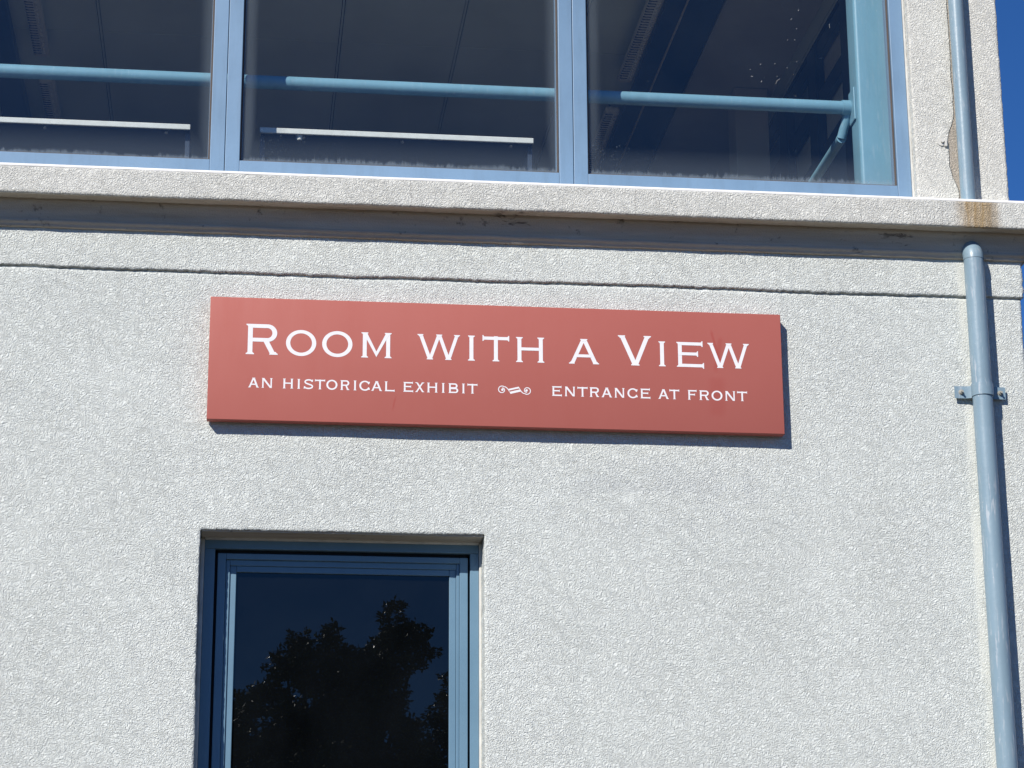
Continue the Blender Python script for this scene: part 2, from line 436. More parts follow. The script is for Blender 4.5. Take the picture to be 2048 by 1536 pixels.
def stucco_sheet(name, xs, zs, y, mat, parent, holes=(), depth=0.1, jag=0.0026, relief=0.0007, wav=0.0, bumps=()):
    X, Z = np.meshgrid(xs, zs, indexing='ij')
    nx, nz = X.shape
    cell = np.ones((nx - 1, nz - 1), bool)
    cxm, czm = (xs[:-1] + xs[1:]) / 2, (zs[:-1] + zs[1:]) / 2
    for (a, b, c, d) in holes:
        cell[np.ix_((cxm > a) & (cxm < b), (czm > c) & (czm < d))] = False
    Y = np.full_like(X, y)
    Y += relief * (vnoise(X, Z, 55, 1) + 0.7 * vnoise(X, Z, 110, 2)) + 0.0035 * vnoise(X, Z, 3.0, 3) + 0.0012 * vnoise(X, Z, 10, 4)
    for (bx_, bz_, br, bh) in bumps:
        rr = np.hypot(X - bx_, Z - bz_) / br
        Y -= bh * np.exp(-rr ** 2 * 2)
    idx = np.arange(nx * nz).reshape(nx, nz)
    faces, bedge = [], []
    I, J = np.nonzero(cell)
    quads = np.stack([idx[I, J], idx[I + 1, J], idx[I + 1, J + 1], idx[I, J + 1]], 1)
    pad = np.zeros((nx + 1, nz + 1), bool); pad[1:-1, 1:-1] = cell
    for (di, dj, a, b) in ((0, -1, (0, 0), (1, 0)), (1, 0, (1, 0), (1, 1)), (0, 1, (1, 1), (0, 1)), (-1, 0, (0, 1), (0, 0))):
        nb = pad[1 + di:nx + di, 1 + dj:nz + dj]
        BI, BJ = np.nonzero(cell & ~nb)
        bedge.append(np.stack([idx[BI + a[0], BJ + a[1]], idx[BI + b[0], BJ + b[1]]], 1))
    bedge = np.concatenate(bedge)
    bset = np.unique(bedge)
    bi = np.zeros(nx * nz, bool); bi[bset] = True
    bi = bi.reshape(nx, nz)
    # ragged plaster arrises
    X2, Z2 = X.copy(), Z.copy()
    jx = jag * (1.3 * vnoise(X, Z, 70, 5) + vnoise(X, Z, 140, 6)) + wav * vnoise(X, Z, 3.0, 12)
    jz = jag * (1.3 * vnoise(X, Z, 70, 7) + vnoise(X, Z, 140, 8)) + wav * vnoise(X, Z, 3.0, 13)
    X2[bi] += jx[bi]; Z2[bi] += jz[bi]
    Y[bi] += 0.0022
    V = np.stack([X2.ravel(), Y.ravel(), Z2.ravel()], 1)
    used = np.unique(quads)
    remap = -np.ones(nx * nz, int); remap[used] = np.arange(len(used))
    quads = remap[quads]; bedge = remap[bedge]; bset = remap[bset]
    V = V[used]
    n0 = len(V)
    ring = V[bset].copy(); m1 = {b: n0 + k for k, b in enumerate(bset)}
    back = ring.copy()
    ring[:, 1] = y + 0.010; back[:, 1] = y + depth
    m2 = {b: n0 + len(bset) + k for k, b in enumerate(bset)}
    V = np.concatenate([V, ring, back])
    side = []
    for a, b in bedge:
        side.append((b, a, m1[a], m1[b])); side.append((m1[b], m1[a], m2[a], m2[b]))
    allq = np.concatenate([quads, np.array(side)])
    me = bpy.data.meshes.new(name)
    if parent is not None: V = V - np.array(origin_of(parent))
    me.vertices.add(len(V)); me.vertices.foreach_set('co', V.ravel())
    me.loops.add(allq.size); me.loops.foreach_set('vertex_index', allq.ravel().astype(np.int32))
    me.polygons.add(len(allq))
    me.polygons.foreach_set('loop_start', np.arange(0, allq.size, 4, dtype=np.int32))
    me.polygons.foreach_set('use_smooth', np.ones(len(allq), bool))
    me.update(calc_edges=True); me.validate()
    return link(name, me, mat, parent)

# ------------------------------------------------------------------ ground
def ground_sheet(name, x0, x1, y0, y1, z, mat):
    o = mesh_obj(name, [(x0, y0, z), (x1, y0, z), (x1, y1, z), (x0, y1, z)], [(0, 1, 2, 3)], mat)
    o['kind'] = 'structure'
    return o
ground_sheet('ground', -1200, 1200, -1200, 1200, -0.12, M['asphalt'])
pv = box('pavement', (-40, 40, -22, 12, -0.119, 0.0), M['concrete'], None, 0.01)
pv['kind'] = 'structure'

# ------------------------------------------------------------------ the building
B = thing('stucco_building', 'pale grey two storey stucco building with blue framed windows and a projecting ledge', 'building', (0, 0, 0))
WX1 = 3.362                                   # right hand corner of the lower wall
OX0, OX1, OZ0, OZ1 = -0.182, 0.988, 2.0, 3.803  # lower window opening
F = 0.008
low_x = lines([(-3.3, -1.15, 0.12), (-1.15, OX0, F), (OX0, OX1, F), (OX1, WX1, F)])
low_z = lines([(0.0, OZ0, 0.2), (OZ0, 2.72, 0.06), (2.72, OZ1, F), (OZ1, 4.9115, F)])
stucco_sheet('lower_wall', low_x, low_z, 0.0, M['stucco'], B, holes=[(OX0, OX1, OZ0, OZ1)], depth=0.30, wav=0.006,
             bumps=[(1.597, 3.986, 0.020, -0.0022), (1.61, 3.96, 0.05, 0.0006), (-0.346, 4.568, 0.09, 0.005), (-0.92, 4.86, 0.12, 0.004), (-0.35, 3.7, 0.15, 0.003)])
fr_x = lines([(-3.3, -1.15, 0.12), (-1.15, WX1 + 0.012, F)])
stucco_sheet('frieze_band', fr_x, lines([(4.9205, 5.10, F)]), -0.009, M['stucco'], B, depth=0.10, jag=0.005, wav=0.007)
box('joint_filling', (-3.3, WX1 - 0.006, 0.0055, 0.058, 4.902, 4.93), M['stucco'], B, 0)
box('wall_core', (-3.3, WX1 - 0.012, 0.06, 0.20, 4.90, 5.10), M['stucco'], B, 0)

# ledge: stucco fascia and a smooth run moulding below it, both returned round the right corner
def sweep(name, prof, mat, jit, seedk, smooth_ang=None):
    xs = lines([(-3.3, -1.15, 0.1), (-1.15, WX1, 0.012)])
    ys = lines([(0.05, 3.0, 0.2)])
    P = np.array(prof); n = len(P)
    cum = np.concatenate(([0], np.cumsum(np.hypot(*np.diff(P, axis=0).T))))
    V = []
    def noise_at(s):
        a = jit * (vnoise(np.full(n, s), cum, 9, seedk) + 0.6 * vnoise(np.full(n, s), cum, 28, seedk + 1) + 0.5 * vnoise(np.full(n, s), cum * 2, 75, seedk + 2))
        b = jit * (vnoise(np.full(n, s), cum, 9, seedk + 3) + 0.6 * vnoise(np.full(n, s), cum, 28, seedk + 4) + 0.5 * vnoise(np.full(n, s), cum * 2, 75, seedk + 5))
        return a, b
    for x in xs[:-1]:
        a, b = noise_at(x)
        for k in range(n): V.append((x, -(P[k, 0] + a[k]), P[k, 1] + b[k]))
    for k in range(n): V.append((WX1 + P[k, 0], -P[k, 0], P[k, 1]))
    for y in ys:
        a, b = noise_at(8 + y)
        for k in range(n): V.append((WX1 + P[k, 0] + a[k], y, P[k, 1] + b[k]))
    rows = len(V) // n
    Fc = [(r * n + k, r * n + k + 1, (r + 1) * n + k + 1, (r + 1) * n + k) for r in range(rows - 1) for k in range(n - 1)]
    return mesh_obj(name, V, Fc, mat, B, smooth=True)

fas = [(0.1415, 5.3135)] + [(0.1425, 5.311 - 0.008 * k) for k in range(0, 14)] + [(0.1415, 5.199), (0.138, 5.196), (0.130, 5.195)]
cap = [(-0.05, 5.338), (0.11, 5.331), (0.127, 5.3298)] + [(0.1285 + 0.0145 * math.sin(a * math.pi / 12), 5.3150 + 0.0145 * math.cos(a * math.pi / 12)) for a in range(0, 7)] + [(0.1415, 5.3128)]
sweep('ledge_bright_edge', cap, M['cap'], 0.0007, 60)  # paler smooth rounding, added to brighten the sunlit line along the top
sweep('ledge_fascia', fas, M['stucco_ledge'], 0.0028, 20)
mo = [(0.132, 5.1975), (0.12, 5.1955), (0.10, 5.195), (0.081, 5.1945), (0.079, 5.199), (0.078, 5.212), (0.067, 5.212), (0.066, 5.199), (0.0645, 5.192)]
for k in range(9):
    a = k / 8
    mo.append((0.062 - 0.024 * math.sin(a * math.pi / 2), 5.188 - 0.066 * a))
mo += [(0.036, 5.1185), (0.0385, 5.1165), (0.0385, 5.112), (0.0365, 5.1075), (0.032, 5.1035), (0.027, 5.100), (0.0255, 5.096), (0.0245, 5.090), (0.018, 5.088), (0.005, 5.088)]
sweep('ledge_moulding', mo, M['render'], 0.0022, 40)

# upper wall to the right of the windows
UX0, UX1 = 2.926, 3.343
stucco_sheet('upper_wall', lines([(UX0, UX1, F)]), lines([(5.30, 6.62, F), (6.62, 8.6, 0.1)]), 0.0, M['stucco_up'], B, depth=0.22, wav=0.004)
box('wall_head', [(-3.3, UX0 - 0.002, 0.0, 0.22, 7.06, 8.6), (-3.5, -3.302, 0.0, 0.22, 0.0, 8.6)], M['stucco_up'], B, 0.004)
box('sill_wall', (-3.3, UX0 - 0.003, 0.012, 0.20, 5.102, 5.338), M['stucco_up'], B, 0.0)
# rest of the shell
box('side_wall', [(WX1 - 0.20, WX1 - 0.02, 0.302, 9.0, 0, 4.9), (3.16, 3.335, 0.222, 9.0, 4.9, 8.6), (-3.5, -3.3, 0.222, 9.0, 0, 8.6), (-3.298, 3.158, 8.8, 9.0, 0, 8.6)], M['inner'], B, 0)
box('roof', (-3.6, 3.40, -0.05, 9.1, 8.602, 8.8), M['roof'], B, 0)
box('upper_floor', (-3.298, 3.158, 0.202, 8.798, 4.72, 4.90), M['floor'], B, 0)
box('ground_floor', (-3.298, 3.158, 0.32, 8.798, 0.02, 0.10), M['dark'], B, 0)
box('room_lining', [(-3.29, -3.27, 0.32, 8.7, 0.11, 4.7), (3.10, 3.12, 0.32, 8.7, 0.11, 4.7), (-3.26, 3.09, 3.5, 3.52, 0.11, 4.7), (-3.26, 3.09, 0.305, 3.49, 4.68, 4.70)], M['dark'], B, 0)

# ceiling boards with battens between them
CZ = 7.2
ceil = box('ceiling', (-3.298, 3.158, 0.225, 8.798, CZ + 0.03, CZ + 0.06), M['dark'], B, 0)
PW, PX = 0.659, 0.447
prow = [0.24, 2.565, 5.0, 7.4, 8.78]
first = None
for i in range(-5, 4):
    for j in range(4):
        x0, x1 = PX + i * PW + 0.010, PX + (i + 1) * PW - 0.010
        box('ceiling_panel', (x0, x1, prow[j] + 0.003, prow[j + 1] - 0.003, CZ, CZ + 0.018), M['ceiling'], ceil, 0.002, 1)
    xb = PX + (i + 1) * PW
    box('ceiling_batten', (xb - 0.0055, xb + 0.0055, 0.24, 8.78, CZ + 0.004, CZ + 0.02), M['ceiling'], ceil, 0)

# I-beam, bulkhead, pier and panelled side wall deep in the room
bm = bmesh.new()
add_box(bm, 2.155, 2.43, 0.23, 8.7, 7.085, 7.10); add_box(bm, 2.275, 2.295, 0.23, 8.7, 7.102, 7.198)
add_box(bm, 2.12, 2.15, 0.23, 8.7, 7.06, 7.075)
bm_obj('ceiling_beam', bm, M['navy'], B)
tube('conduit', [((2.232, 0.26, 7.07), (2.232, 8.6, 7.07), 0.006)], M['inner'], B, 8)
box('bulkhead', (2.46, 2.98, 0.24, 8.7, 7.14, 7.195), M['batten'], B, 0.004)
box('wall_pier', (2.735, 2.93, 2.80, 3.0, 4.91, 7.135), M['inner'], B, 0.006)
sidew = box('side_window', [(3.10, 3.135, 0.6, 8.0, 6.80, 6.90), (3.10, 3.135, 0.6, 8.0, 6.50, 6.56), (3.10, 3.135, 0.6, 8.0, 7.10, 7.19), (3.10, 3.135, 0.6, 8.0, 5.2, 5.3)], M['navy'], B, 0.003)
for y in (0.9, 1.65, 2.38, 3.1, 3.85, 4.6, 5.35):
    box('mullion', (3.085, 3.136, y - 0.09, y + 0.09, 5.2, 7.19), M['navy'], sidew, 0.003)
for k, y in enumerate((0.99, 1.74, 2.47, 3.19, 3.94, 4.69)):
    for z0, z1 in ((5.303, 6.497), (6.563, 6.797), (6.903, 7.097)):
        box('panel', (3.138, 3.15, y + 0.002, y + 0.565, z0, z1), M['white'] if z0 in (6.563,) or (k == 1 and z0 == 6.903) else M['panel'], sidew, 0.002, 1)

# steel column just behind the glass
cb = bmesh.new()
add_box(cb, 2.737, 2.93, 0.22, 0.36, 4.905, 7.19)
bmesh.ops.bevel(cb, geom=[e for e in cb.edges if abs(e.verts[0].co.z - e.verts[1].co.z) > 1], offset=0.018, segments=6, affect='EDGES', profile=0.5)
bm_obj('steel_column', cb, M['teal'], B, 40)

# ------------------------------------------------------------------ upper windows
SEAM = [-3.186, -1.66, -0.135, 1.391, 2.9175]
def pane_mesh(name, x0, x1, y0, y1, z0, z1, mat, parent):
    bm = bmesh.new(); add_box(bm, x0, x1, y0, y1, z0, z1)
    uv = bm.loops.layers.uv.new('UVMap')
    for f in bm.faces:
        for l in f.loops: l[uv].uv = (l.vert.co.x - x0, l.vert.co.z - z0)
    return bm_obj(name, bm, mat, parent)
def ring(x0, x1, z0, z1, w, y0, y1):
    return [(x0, x0 + w, y0, y1, z0, z1), (x1 - w, x1, y0, y1, z0, z1), (x0 + w, x1 - w, y0, y1, z0, z0 + w), (x0 + w, x1 - w, y0, y1, z1 - w, z1)]
for i in range(4):
    a, b = SEAM[i] + 0.0012, SEAM[i + 1] - 0.0012
    zb, zt = 5.342, 7.055
    W = box('window', ring(a + 0.055, b - 0.055, 5.446, 6.96, 0.018, 0.080, 0.110), M['blue'], B, 0.001)
    sw = 0.0625
    box('stile', (a, a + sw, 0.05, 0.108, zb, zt), M['blue'], W, 0.0025)
    box('stile', (b - sw, b, 0.05, 0.108, zb, zt), M['blue'], W, 0.0025)
    box('rail', (a + sw + 0.0004, b - sw - 0.0004, 0.0505, 0.108, zb, 5.4535), M['blue'], W, 0.0025)
    box('rail', (a + sw + 0.0004, b - sw - 0.0004, 0.0505, 0.108, 6.95, zt), M['blue'], W, 0.0025)
    box('gasket', ring(a + sw + 0.0008, b - sw - 0.0008, 5.4540, 6.949, 0.0075, 0.066, 0.0722), M['gasket'], W, 0.0008, 1)
    pane_mesh('pane', a + sw - 0.004 + 0.006, b - sw - 0.002, 0.0725, 0.0785, 5.456, 6.948, M['glass'], W)
box('caulk_joint', (2.9170, 2.9262, 0.046, 0.072, 5.342, 7.055), M['caulk'], B, 0.002)

# a dried smear of threads high on the right hand pane
sv, sf = [], []
rs = random.Random(4)
for k in range(17):
    cx, cz = rs.gauss(2.42, 0.08), rs.gauss(6.13, 0.10)
    if k < 8: cx, cz = 2.30 + 0.10 * math.cos(k * 0.7), 5.98 + 0.05 * math.sin(k * 0.7)
    a0, L, cv = rs.uniform(0, 3.14), rs.choice((0.004, 0.006, 0.01, 0.022, 0.035)), rs.uniform(-1.2, 1.2)
    w = rs.uniform(0.0002, 0.0006) if L > 0.008 else rs.uniform(0.0004, 0.0009)
    x, z = cx, cz
    for q in range(5):
        a = a0 + cv * q / 2
        x2, z2 = x + L / 4 * math.cos(a), z + L / 4 * math.sin(a)
        if q < 4:
            b = len(sv); nx_, nz_ = -math.sin(a) * w, math.cos(a) * w
            sv += [(x - nx_, 0.0718, z - nz_), (x2 - nx_, 0.0718, z2 - nz_), (x2 + nx_, 0.0718, z2 + nz_), (x + nx_, 0.0718, z + nz_)]
            sf.append((b, b + 1, b + 2, b + 3))
        x, z = x2, z2
sm = mesh_obj('dried_smear', sv, sf, M['caulk'], W)
sm['kind'] = 'stuff'

# ------------------------------------------------------------------ lower window
box('reveal', (OX0 + 0.004, OX1 - 0.004, 0.010, 0.160, 3.7965, 3.8075), M['render'], B, 0.002)  # darker render on the head alone, deepening the shade of its underside
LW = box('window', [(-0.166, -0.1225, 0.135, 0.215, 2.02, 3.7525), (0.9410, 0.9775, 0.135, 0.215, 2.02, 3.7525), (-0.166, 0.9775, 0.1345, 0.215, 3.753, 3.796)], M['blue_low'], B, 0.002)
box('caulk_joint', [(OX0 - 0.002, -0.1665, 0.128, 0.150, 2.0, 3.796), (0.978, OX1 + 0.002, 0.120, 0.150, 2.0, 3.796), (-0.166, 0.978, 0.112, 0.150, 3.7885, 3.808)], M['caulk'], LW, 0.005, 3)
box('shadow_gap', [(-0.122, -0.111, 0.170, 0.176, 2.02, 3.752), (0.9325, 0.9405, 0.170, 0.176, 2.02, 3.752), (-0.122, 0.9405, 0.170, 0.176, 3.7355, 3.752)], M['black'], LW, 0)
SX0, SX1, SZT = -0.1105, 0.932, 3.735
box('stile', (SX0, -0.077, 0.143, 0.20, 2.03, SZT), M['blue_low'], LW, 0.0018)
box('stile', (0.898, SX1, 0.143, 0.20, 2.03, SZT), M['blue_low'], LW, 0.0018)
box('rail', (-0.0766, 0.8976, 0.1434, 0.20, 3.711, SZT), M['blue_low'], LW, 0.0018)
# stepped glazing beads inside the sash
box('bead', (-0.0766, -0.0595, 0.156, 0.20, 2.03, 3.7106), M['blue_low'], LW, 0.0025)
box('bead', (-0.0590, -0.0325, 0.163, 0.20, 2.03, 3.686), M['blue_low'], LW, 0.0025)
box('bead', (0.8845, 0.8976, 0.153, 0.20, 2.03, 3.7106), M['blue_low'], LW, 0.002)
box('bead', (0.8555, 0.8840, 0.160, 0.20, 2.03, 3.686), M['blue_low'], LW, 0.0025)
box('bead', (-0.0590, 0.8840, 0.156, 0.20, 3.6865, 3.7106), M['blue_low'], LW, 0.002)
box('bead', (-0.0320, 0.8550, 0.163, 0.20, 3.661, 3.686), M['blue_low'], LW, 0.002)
pane_mesh('pane', -0.034, 0.857, 0.174, 0.180, 2.03, 3.663, M['tint'], LW)

# ------------------------------------------------------------------ sign
SXC = 1.047
S = thing('sign', 'long brick red sign with white lettering, fixed to the stucco above the lower window', 'sign', (SXC, -0.0, 4.2565))
pb = bmesh.new()
add_box(pb, -0.173, 2.267, -0.055, -0.012, 4.2565, 4.7925)
bmesh.ops.bevel(pb, geom=pb.edges[:], offset=0.003, segments=3, affect='EDGES', profile=0.5)
bm_obj('panel', pb, M['sign'], S, 40)
box('fixing_rail', [(-0.10, 2.20, -0.0115, 0.004, 4.30, 4.34), (-0.10, 2.20, -0.0115, 0.004, 4.70, 4.74)], M['zinc'], S, 0.001)

class Glyph:
    """strokes of one letter, each a flat polygon a hair in front of the last"""
    def __init__(s, x0, z0, w, h, y):
        s.x0, s.z0, s.w, s.h, s.y = x0, z0, w, h, y
        s.v, s.f, s.k = [], [], 0
    def poly(s, pts):
        b = len(s.v); yy = s.y - 0.00005 * s.k; s.k += 1
        s.v += [(s.x0 + p[0], yy, s.z0 + p[1]) for p in pts]
        ar = sum(pts[i][0] * pts[(i + 1) % len(pts)][1] - pts[(i + 1) % len(pts)][0] * pts[i][1] for i in range(len(pts)))
        ids = list(range(b, b + len(pts)))
        s.f.append(ids if ar > 0 else ids[::-1])
    def strip(s, A, Bp):
        b = len(s.v); n = len(A); yy = s.y - 0.00005 * s.k; s.k += 1
        for p in list(A) + list(Bp): s.v.append((s.x0 + p[0], yy, s.z0 + p[1]))
        for i in range(n - 1):
            q = [b + i, b + i + 1, b + n + i + 1, b + n + i]
            (ax, az), (bx_, bz_), (cx, cz), (dx, dz) = A[i], A[i + 1], Bp[i + 1], Bp[i]
            ar = (cx - ax) * (dz - bz_) - (dx - bx_) * (cz - az)
            s.f.append(q if ar > 0 else q[::-1])
    def rect(s, a, b, c, d): s.poly([(a, c), (b, c), (b, d), (a, d)])
    def vserif(s, x0, x1, z, up, e, t):
        """foot (up=1) or head (up=-1) serif of a stem between x0 and x1"""
        b = t * 1.9
        A, Bp = [], []
        for k in range(7):
            q = k / 6
            g = e * (1 - q) ** 2.4
            A.append((x0 - g, z + up * (t + b * q))); Bp.append((x1 + g, z + up * (t + b * q)))
        s.strip(A, Bp)
        s.rect(x0 - e, x1 + e, min(z, z + up * t), max(z, z + up * t))
    def hserif(s, z0, z1, x, left, e, t):
        """end of a bar between heights z0 and z1; left=1 when the bar runs to the left of x"""
        d = -1 if left else 1
        A, Bp = [], []
        for k in range(6):
            q = k / 5
            g = e * (1 - q) ** 2.2
            A.append((x + d * (t + 1.6 * t * q), z0 - g)); Bp.append((x + d * (t + 1.6 * t * q), z1 + g))
        s.strip(A, Bp)
        s.rect(min(x, x + d * t), max(x, x + d * t), z0 - e, z1 + e)
    def ring_arc(s, cx, cz, rx, rz, tx, tz, a0, a1, n=40):
        A, Bp = [], []
        for k in range(n + 1):
            a = math.radians(a0 + (a1 - a0) * k / n)
            A.append((cx + rx * math.cos(a), cz + rz * math.sin(a)))
            Bp.append((cx + (rx - tx) * math.cos(a), cz + (rz - tz) * math.sin(a)))
        s.strip(A, Bp)
    def path(s, pts, th):
        A, Bp = [], []
        for i, p in enumerate(pts):
            q0, q1 = pts[max(i - 1, 0)], pts[min(i + 1, len(pts) - 1)]
            dx, dz = q1[0] - q0[0], q1[1] - q0[1]
            L = math.hypot(dx, dz) or 1
            w = th[i] / 2 if hasattr(th, '__len__') else th / 2
            A.append((p[0] - dz / L * w, p[1] + dx / L * w)); Bp.append((p[0] + dz / L * w, p[1] - dx / L * w))
        s.strip(A, Bp)

def draw(g, ch):
    w, h = g.w, g.h
    k = 0.165 if h < 0.06 else 0.150
    sv, sh = k * h, k * 0.83 * h
    if ch in 'OC': pass
    e, t = 0.055 * h, 0.032 * h
    def stem(xa, zb=0, zt=h, foot=True, head=True):
        g.rect(xa, xa + sv, zb, zt)
        if foot: g.vserif(xa, xa + sv, zb, 1, e, t)
        if head: g.vserif(xa, xa + sv, zt, -1, e, t)
    def diag(xb, xt, th=sv, zb=0, zt=h): g.poly([(xb, zb), (xb + th, zb), (xt + th, zt), (xt, zt)])
    def bowl(xa, z0, z1, xr, th=sh, sd=sv):
        rz = (z1 - z0) / 2; rx = min(rz * 1.05, (xr - xa) * 0.6)
        g.rect(xa, xr - rx, z1 - th, z1); g.rect(xa, xr - rx, z0, z0 + th)
        g.ring_arc(xr - rx, (z0 + z1) / 2, rx, rz, sd, th, -90, 90, 24)
    if ch == 'I': stem((w - sv) / 2)
    elif ch == 'H':
        stem(e); stem(w - e - sv); g.rect(e + sv, w - e - sv, h * 0.47, h * 0.47 + sh * 0.95)
    elif ch == 'T':
        g.rect(0, w, h - sh - 0.02 * h, h - 0.02 * h); stem((w - sv) / 2, head=False)
        g.hserif(h - sh - 0.02 * h, h - 0.02 * h, 0, False, e, t); g.hserif(h - sh - 0.02 * h, h - 0.02 * h, w, True, e * 0.9, t)
    elif ch in 'EFL':
        stem(e, foot=True, head=True)
        if ch != 'F':
            g.rect(e, w, 0, sh); g.hserif(0, sh, w, True, e, t)
        if ch != 'L':
            g.rect(e, w * 0.965, h - sh, h); g.hserif(h - sh, h, w * 0.965, True, e, t)
            g.rect(e, w * 0.79, h * 0.47, h * 0.47 + sh * 0.95); g.hserif(h * 0.47, h * 0.47 + sh * 0.95, w * 0.79, True, e, t)
    elif ch == 'O': g.ring_arc(w / 2, h / 2, w / 2, h / 2 + 0.015 * h, sv * 1.06, sh * 1.05, 0, 360, 64)
    elif ch == 'C':
        g.ring_arc(w * 0.53, h / 2, w * 0.53, h / 2 + 0.015 * h, sv * 1.05, sh, 42, 318, 48)
        for sgn in (1, -1):
            a = math.radians(42) * sgn
            cx, cz = w * 0.53 + (w * 0.53 - sv * 0.5) * math.cos(a), h / 2 + (h / 2 - sh * 0.5) * math.sin(a)
            dx, dz = 0.16 * h, 0.15 * h * sgn
            g.poly([(cx - dx * 0.75, cz + dz * 0.55), (cx + dx * 0.75, cz + dz * 0.9), (cx + dx * 0.9, cz + dz * 0.3), (cx + dx * 0.35, cz - dz * 0.95), (cx - dx * 0.2, cz - dz * 0.8)])
    elif ch == 'R':
        stem(e); bowl(e + sv, h * 0.42, h, w * 0.955)
        g.poly([(w - e - sv * 1.25, 0), (w - e - sv * 0.12, 0), (w * 0.70, h * 0.45), (w * 0.53, h * 0.45)])
        g.vserif(w - e - sv * 1.1, w - e - sv * 0.1, 0, 1, e, t)
    elif ch == 'B':
        stem(e); bowl(e + sv, h * 0.47, h, w * 0.93); bowl(e + sv, 0, h * 0.53, w)
    elif ch == 'M':
        q = sv * 0.86
        stem(e * 1.6); stem(w - e * 1.6 - sv)
        g.poly([(e * 1.6, h), (e * 1.6 + q * 1.15, h), (w / 2 + q * 0.1, h * 0.22), (w / 2, h * 0.03), (w / 2 - q * 0.28, h * 0.10)])
        g.poly([(w - e * 1.6, h), (w - e * 1.6 - q * 1.15, h), (w / 2 - q * 0.1, h * 0.22), (w / 2, h * 0.03), (w / 2 + q * 0.28, h * 0.10)])
    elif ch == 'N':
        q = sv * 0.8
        g.rect(e, e + q, 0, h); g.vserif(e, e + q, 0, 1, e, t)
        g.rect(w - e - q, w - e, 0, h); g.vserif(w - e - q, w - e, h, -1, e, t)
        g.poly([(e * 0.1, h), (e + sv * 1.15, h), (w - e, h * 0.0), (w - e - sv * 1.15, 0)])
    elif ch == 'A':
        th, c = sv * 1.02, w / 2
        g.poly([(e, 0), (e + th, 0), (c + th * 0.42, h), (c - th * 0.55, h)])
        g.poly([(w - e - th * 1.1, 0), (w - e, 0), (c + th * 0.62, h), (c - th * 0.48, h)])
        g.vserif(e + th * 0.12, e + th * 0.75, 0, 1, e * 1.1, t); g.vserif(w - e - th * 0.85, w - e - th * 0.1, 0, 1, e * 1.1, t)
        g.vserif(c - th * 0.5, c + th * 0.55, h, -1, e, t)
        g.rect(w * 0.24, w * 0.76, h * 0.265, h * 0.265 + sh * 0.92)
    elif ch in 'VX':
        th = sv * 1.06
        if ch == 'V':
            c = w / 2 + 0.01 * w
            g.poly([(e, h), (e + th, h), (c + th * 0.5, 0), (c - th * 0.5, 0)])
            g.poly([(w - e, h), (w - e - th * 0.92, h), (c - th * 0.42, 0), (c + th * 0.5, 0)])
            g.vserif(c - th * 0.5, c + th * 0.5, 0, 1, e, t)
        else:
            g.poly([(e * 1.6, h), (e * 1.6 + th, h), (w - e, 0), (w - e - th, 0)]); g.poly([(w - e * 1.6, h), (w - e * 1.6 - th * 0.9, h), (e, 0), (e + th * 0.9, 0)])
            g.vserif(e + th * 0.1, e + th * 0.8, 0, 1, e, t); g.vserif(w - e - th * 0.85, w - e - th * 0.1, 0, 1, e, t)
        g.vserif(e + th * 0.1, e + th * 0.8, h, -1, e * 1.1, t); g.vserif(w - e - th * 0.85, w - e - th * 0.1, h, -1, e * 1.1, t)
    elif ch == 'W':
        th = sv * 0.96
        b1, b2, c = w * 0.295, w * 0.725, w * 0.51
        g.poly([(e, h), (e + th, h), (b1 + th * 0.5, 0), (b1 - th * 0.5, 0)])
        g.poly([(c + th * 0.45, h), (c - th * 0.5, h), (b1 - th * 0.42, 0), (b1 + th * 0.5, 0)])
        g.poly([(c - th * 0.45, h), (c + th * 0.5, h), (b2 + th * 0.5, 0), (b2 - th * 0.5, 0)])
        g.poly([(w - e, h), (w - e - th * 0.92, h), (b2 - th * 0.42, 0), (b2 + th * 0.5, 0)])
        for xx in (b1, b2): g.vserif(xx - th * 0.45, xx + th * 0.45, 0, 1, e, t)
        g.vserif(e + th * 0.1, e + th * 0.8, h, -1, e * 1.1, t); g.vserif(c - th * 0.42, c + th * 0.42, h, -1, e, t); g.vserif(w - e - th * 0.85, w - e - th * 0.1, h, -1, e * 1.1, t)
    elif ch == 'S':
        pts, th = [], []
        def seg(cx, cz, rx, rz, a0, a1, n=16):
            for k in range(n + 1):
                a = math.radians(a0 + (a1 - a0) * k / n)
                pts.append((cx + rx * math.cos(a), cz + rz * math.sin(a)))
        tt = sv * 0.85
        seg(w * 0.52, h * 0.735, w * 0.38, h * 0.205, 28, 250)
        seg(w * 0.49, h * 0.265, w * 0.42, h * 0.205, 70, -150)
        g.path(pts, tt)
        g.poly([(w * 0.72, h * 0.86), (w * 0.86, h * 0.95), (w * 0.97, h * 0.985), (w * 0.93, h * 0.74), (w * 0.85, h * 0.72)])
        g.poly([(w * 0.25, h * 0.15), (w * 0.12, h * 0.05), (w * 0.0, h * 0.02), (w * 0.03, h * 0.27), (w * 0.12, h * 0.29)])

